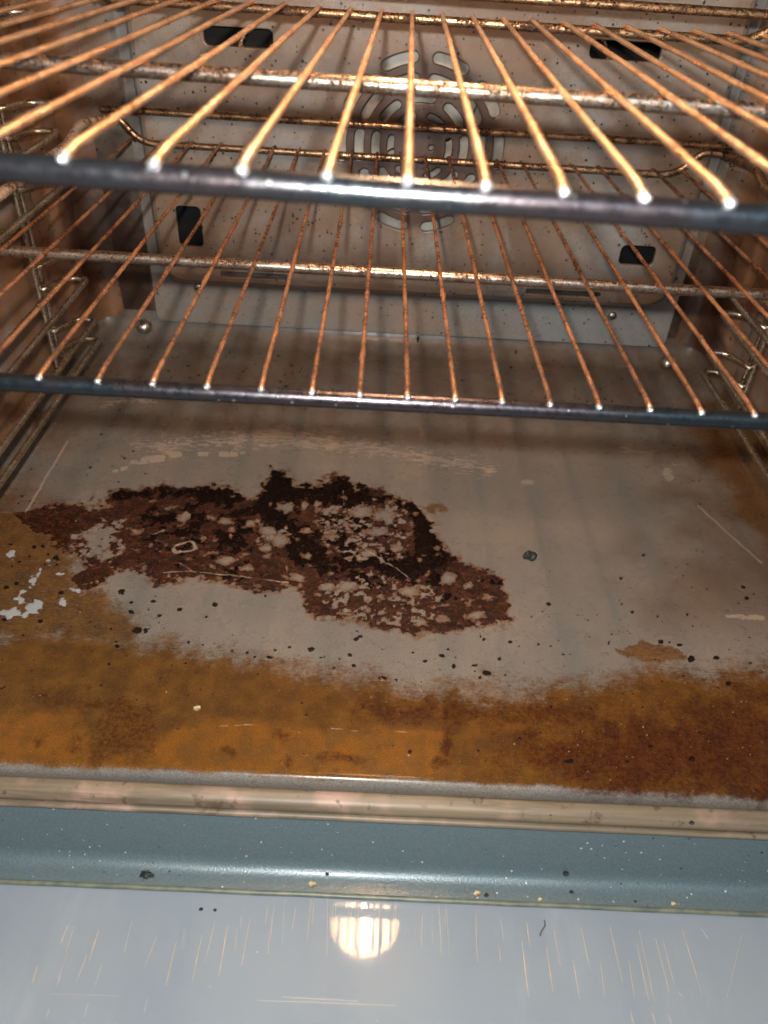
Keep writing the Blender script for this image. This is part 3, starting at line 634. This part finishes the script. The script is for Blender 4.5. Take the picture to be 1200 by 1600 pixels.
for a, b, w in allscr:
    p = Vector(at(*a, 2, ZD)); q = Vector(at(*b, 2, ZD)); d = (q - p); L = d.length; d.normalize(); s_ = Vector((-d.y, d.x, 0)); n_ = max(3, int(L / .003)); prev = None
    for k in range(n_ + 1):
        t = k / n_; c_ = p.lerp(q, t) + s_ * .0002 * mnoise.noise(p.lerp(q, t) * 90); hw_ = (.00002 + .00008 * w * math.sin(math.pi * min(1, t * .9 + .08)) ** .7 * (.7 + .6 * random.random()))
        row = [bm.verts.new(c_ + s_ * hw_ + Vector((0, 0, .00002))), bm.verts.new(c_ + Vector((0, 0, .00012 + .00006 * w))), bm.verts.new(c_ - s_ * hw_ + Vector((0, 0, .00002)))]
        if prev: bm.faces.new((prev[0], prev[1], row[1], row[0])); bm.faces.new((prev[1], prev[2], row[2], row[1]))
        prev = row
me = bpy.data.meshes.new('door_scratches'); bm.to_mesh(me); bm.free()
link('door_scratches', me, M_scr, door)

# ------------------------------------------------------------------ racks
def rack(label, zw, wires, fb, cb, bb, side, zr, zs, wr_, mat_wire, fr, seed, ystop, group='chrome wire oven racks'):
    """wires: list of (front x, back x); fb/cb/bb: front, cross and back bar as y = a + b*x, all under the wires at height zw"""
    x0, x1 = side
    org = Vector(((x0 + x1) / 2, (fb[0] + bb[0]) / 2, zw))
    root = thing('oven_rack', label, 'oven rack', org, group)
    def sub(name, me, mat, par=root):
        o = link(name, me, mat, par)
        if par is root: o.matrix_parent_inverse = Matrix.Translation(-org)
        return o
    Y = lambda l, x: l[0] + l[1] * x
    zf = zw - fr - wr_ * .7; zc = zw - .0041 - wr_ * .8; zb = zw - .0034 - wr_ * .8
    sub('front_bar', tube_mesh('front_bar', [(x0, Y(fb, x0) + .012, zf), (x0 + .012, Y(fb, x0), zf), (x1 - .012, Y(fb, x1), zf), (x1, Y(fb, x1) + .012, zf)], fr, 22, .004, .00018, seed, fillet=.01), M_front)
    sub('cross_bar', tube_mesh('cross_bar', [(x0 + .004, Y(cb, x0), zc), (x1 - .004, Y(cb, x1), zc)], .0039, 18, .003, .0006, seed + 1), M_cross)
    bx0, bx1 = x0 + .040, x1 - .052
    # back bar, ends swept up to the raised side rails
    yb = lambda x: Y(bb, x)
    sub('back_bar', tube_mesh('back_bar', [(x0 + .016, yb(x0) - .004, zr), (bx0 - .014, yb(x0), zr + .002), (bx0 + .008, yb(bx0), zb), (bx1 - .008, yb(bx1), zb), (bx1 + .014, yb(x1), zr + .002), (x1 - .016, yb(x1) - .004, zr)], .0034, 16, .003, .0005, seed + 2, fillet=.018), M_backbar)
    sub('back_stop', tube_mesh('back_stop', [(x0 + .012, yb(x0) + ystop, zs), (x1 - .012, yb(x1) + ystop, zs)], .0034, 16, .003, .0006, seed + 3), M_backbar)
    for xx, sg, mt in ((x0, 1, M_rail), (x1, -1, M_backbar)):
        sub('side_rail', tube_mesh('side_rail', [(xx, Y(fb, xx) + .013, zf), (xx, Y(fb, xx) + .045, zr - .010), (xx, yb(xx) - .075, zr - .010), (xx, yb(xx) - .035, zr), (xx + sg * .017, yb(xx) - .004, zr)], .0042, 16, .003, .0009 if mt is M_rail else .0003, seed + 4, fillet=.012), mt)
    for i, (xf, xb) in enumerate(wires):
        yf_ = Y(fb, xf) - fr * .35; yb_ = Y(bb, xb) + .0045
        j1, j2 = rng.uniform(-.0008, .0008, 2)
        d = Vector((xb - xf, yb_ - yf_, 0)).normalized()
        pts = [(xf, yf_ + .001, zw - .0006), (xf + d.x * .012, yf_ + .012, zw + .0004), ((xf + xb) / 2 + j1, (yf_ + yb_) / 2, zw + j2 * .7), (xb - d.x * .008, yb_ - .008, zw), (xb, yb_, zw - .0012), (xb, yb_ + .0012, zw - .0045)]
        w = sub('wire', tube_mesh('wire', pts, wr_, 10, .0022, .0008 if mat_wire is M_wire_mid else .0006, seed + i * 5 + 9, rscale=lambda t: 1 - .12 * (t > .995)), mat_wire)
        bmw = bmesh.new(); bmesh.ops.create_icosphere(bmw, subdivisions=3, radius=1)
        for v in bmw.verts:
            k = 1 + .28 * mnoise.noise(v.co * 2.2 + Vector((i * 3.1, seed, 0)))
            v.co = Vector((v.co.x * wr_ * 1.35 * k, v.co.y * wr_ * 1.7 * k, v.co.z * wr_ * 1.15 * k))
        bmesh.ops.translate(bmw, verts=bmw.verts, vec=(xf - d.x * .001, yf_ - .0002, zw - .0011))
        me = bpy.data.meshes.new('weld'); bmw.to_mesh(me); bmw.free()
        link('weld', me, M_weld, w)
    return root
# middle rack
mf = [57,150,237,322,407,487,562,637,711,785,861,938,1018,1099,1183]; mfy = [592,596,599,604,608,611,615,618,621,625,631,636,640,645,650]
mb = [210,260,303,347,388,430,468,508,550.5,589.5,627,663.6,701,738.6,777,814.5,855,893,935,978,1022,1067]
fx = [at(u, v, 2, .236)[0] for u, v in zip(mf, mfy)]
fx = [fx[0] - .0305 * k for k in (3, 2, 1)] + fx + [fx[-1] + .0292 * k for k in (1, 2, 3, 4)]
bx = [at(u, 213 + (u - 210) * .0645, 2, .236)[0] for u in mb]
rack('lower wire rack with rusty brown wires and a dark front bar, pushed fully in', .236, list(zip(fx, bx)), (.3560, 0.), (.5340, -.01), (.840, -.016), (-.305, .350), .254, .262, .0013, M_wire_mid, .0049, 11, -.003)
# upper rack
uf = [88,230,370,508,638,765,893,1025,1165]; ufy = [245,258,270,280,288,298,309,320,330]
ub = [447,502,550,597,644,690,737,785,830,880,930,982,1035,1090,1142]; uby = [8,11,15,18,20,23,28,32,35,38,43,47,50,54,57]
fx = [at(u, v, 2, .372)[0] for u, v in zip(uf, ufy)]
fx = [fx[0] - .0282 * k for k in (6, 5, 4, 3, 2, 1)] + fx + [fx[-1] + .0275 * k for k in range(1, 8)]
bx = [at(u, v, 2, .370)[0] for u, v in zip(ub, uby)]
bx = [bx[0] - .0262 * k for k in (6, 5, 4, 3, 2, 1)] + bx + [bx[-1] + .0248 * k for k in (1, )]
rack('upper wire rack with bright coppery wires, pulled slightly towards the viewer', .3715, list(zip(fx, bx)), (.2560, -.045), (.4320, -.050), (.705, -.07), (-.285, .330), .386, .3835, .00155, M_wire_up, .0047, 41, .012)

# ------------------------------------------------------------------ crumbs
def crumb(label, u, v, z, r, mat, flat=.6, seed=1, cat='crumb'):
    c = at(u, v, 2, z); bm = bmesh.new(); bmesh.ops.create_icosphere(bm, subdivisions=4, radius=1)
    for q in bm.verts:
        k = 1 + .45 * mnoise.noise(q.co * 1.6 + Vector((seed * 5.1, 0, 0))) + .22 * mnoise.noise(q.co * 4.5 + Vector((seed, 0, 3)))
        q.co = Vector((q.co.x * r * k, q.co.y * r * k * .85, max(q.co.z * r * flat * k, -r * flat * .6)))
    me = bpy.data.meshes.new('crumb'); bm.to_mesh(me); bm.free()
    o = link('crumb', me, mat); o.location = (c[0], c[1], z + r * flat * .55); o['label'] = label; o['category'] = cat; return o
g = NT('charred crumb'); n = g.noise(500, 4); g.bump(n, .001); M_char = g.out(Base_Color=g.mix(g.ramp(n, .45, .6), (.010, .012, .011), (.04, .048, .042)), Roughness=.5, Specular_IOR_Level=.25)
g = NT('pale crumb'); M_pale = g.out(Base_Color=g.mix(g.ramp(g.noise(300, 3), .4, .6), (.50, .42, .22), (.20, .12, .05)), Roughness=.6)
crumb('dark charred lump alone on the bare grey oven floor', 828, 871, .0, .0052, M_char, .7, 1)
crumb('small dark crumb near the left end of the sill below the oven floor', 228, 1367, -.0675, .0030, M_char, .5, 2)
crumb('tiny dark crumb on the sill just right of the left sill crumb', 237, 1369, -.0678, .0015, M_char, .5, 3)
crumb('brown and yellow crumb in the middle of the sill above the lamp reflection', 488, 1382, -.0680, .0024, M_pale, .4, 4)
crumb('small black crumb above the brown crumb in the middle of the sill', 511, 1366, -.0668, .0012, M_char, .7, 5)
crumb('yellow crumb right of the lamp reflection on the sill edge', 745, 1396, -.0682, .0019, M_pale, .5, 6)
crumb('dark crumb touching the yellow crumb on the sill edge', 760, 1399, -.0684, .0015, M_char, .5, 7)
crumb('small yellow crumb further right on the sill edge', 844, 1406, -.0686, .0014, M_pale, .5, 8)
crumb('black crumb on the sloping blue-green sill face', 884, 1365, -.0600, .0018, M_char, .6, 9)
crumb('small black crumb on the sill edge below the sloping face crumb', 893, 1394, -.0680, .0013, M_char, .6, 10)
crumb('dark crumb on the sill edge near its right end', 1052, 1413, -.0686, .0018, M_pale, .4, 11)
crumb('dark flake on the door glass, left one of the pair left of the lamp reflection', 314, 1421, -.070, .0012, M_char, .4, 12)
crumb('dark flake on the door glass, right one of the pair left of the lamp reflection', 336, 1422, -.070, .0010, M_char, .4, 13)
crumb('whitish crumb on the amber stain at the front of the oven floor', 308, 1107, 0, .0022, M_pale, .5, 14)
crumb('black crumb on the tan trim strip near its middle', 635, 1258, -.0125, .0014, M_char, .6, 15)
crumb('black crumb on the tan trim strip right of the middle', 860, 1273, -.0125, .0014, M_char, .6, 16)
crumb('black crumb on the tan trim strip near its right end', 1080, 1286, -.0125, .0016, M_char, .6, 17)
p = [at(u, v, 2, -.0693) for u, v in ((851, 1438), (852, 1446), (846, 1455), (844, 1462))]
o = link('food_fibre', tube_mesh('food_fibre', p, .0004, 8, .0006, .0003, 5, fillet=.001), NT('brown fibre').out(Base_Color=(.09, .06, .04), Roughness=.7)); o['label'] = 'short brown fibre lying on the door glass'; o['category'] = 'fibre'
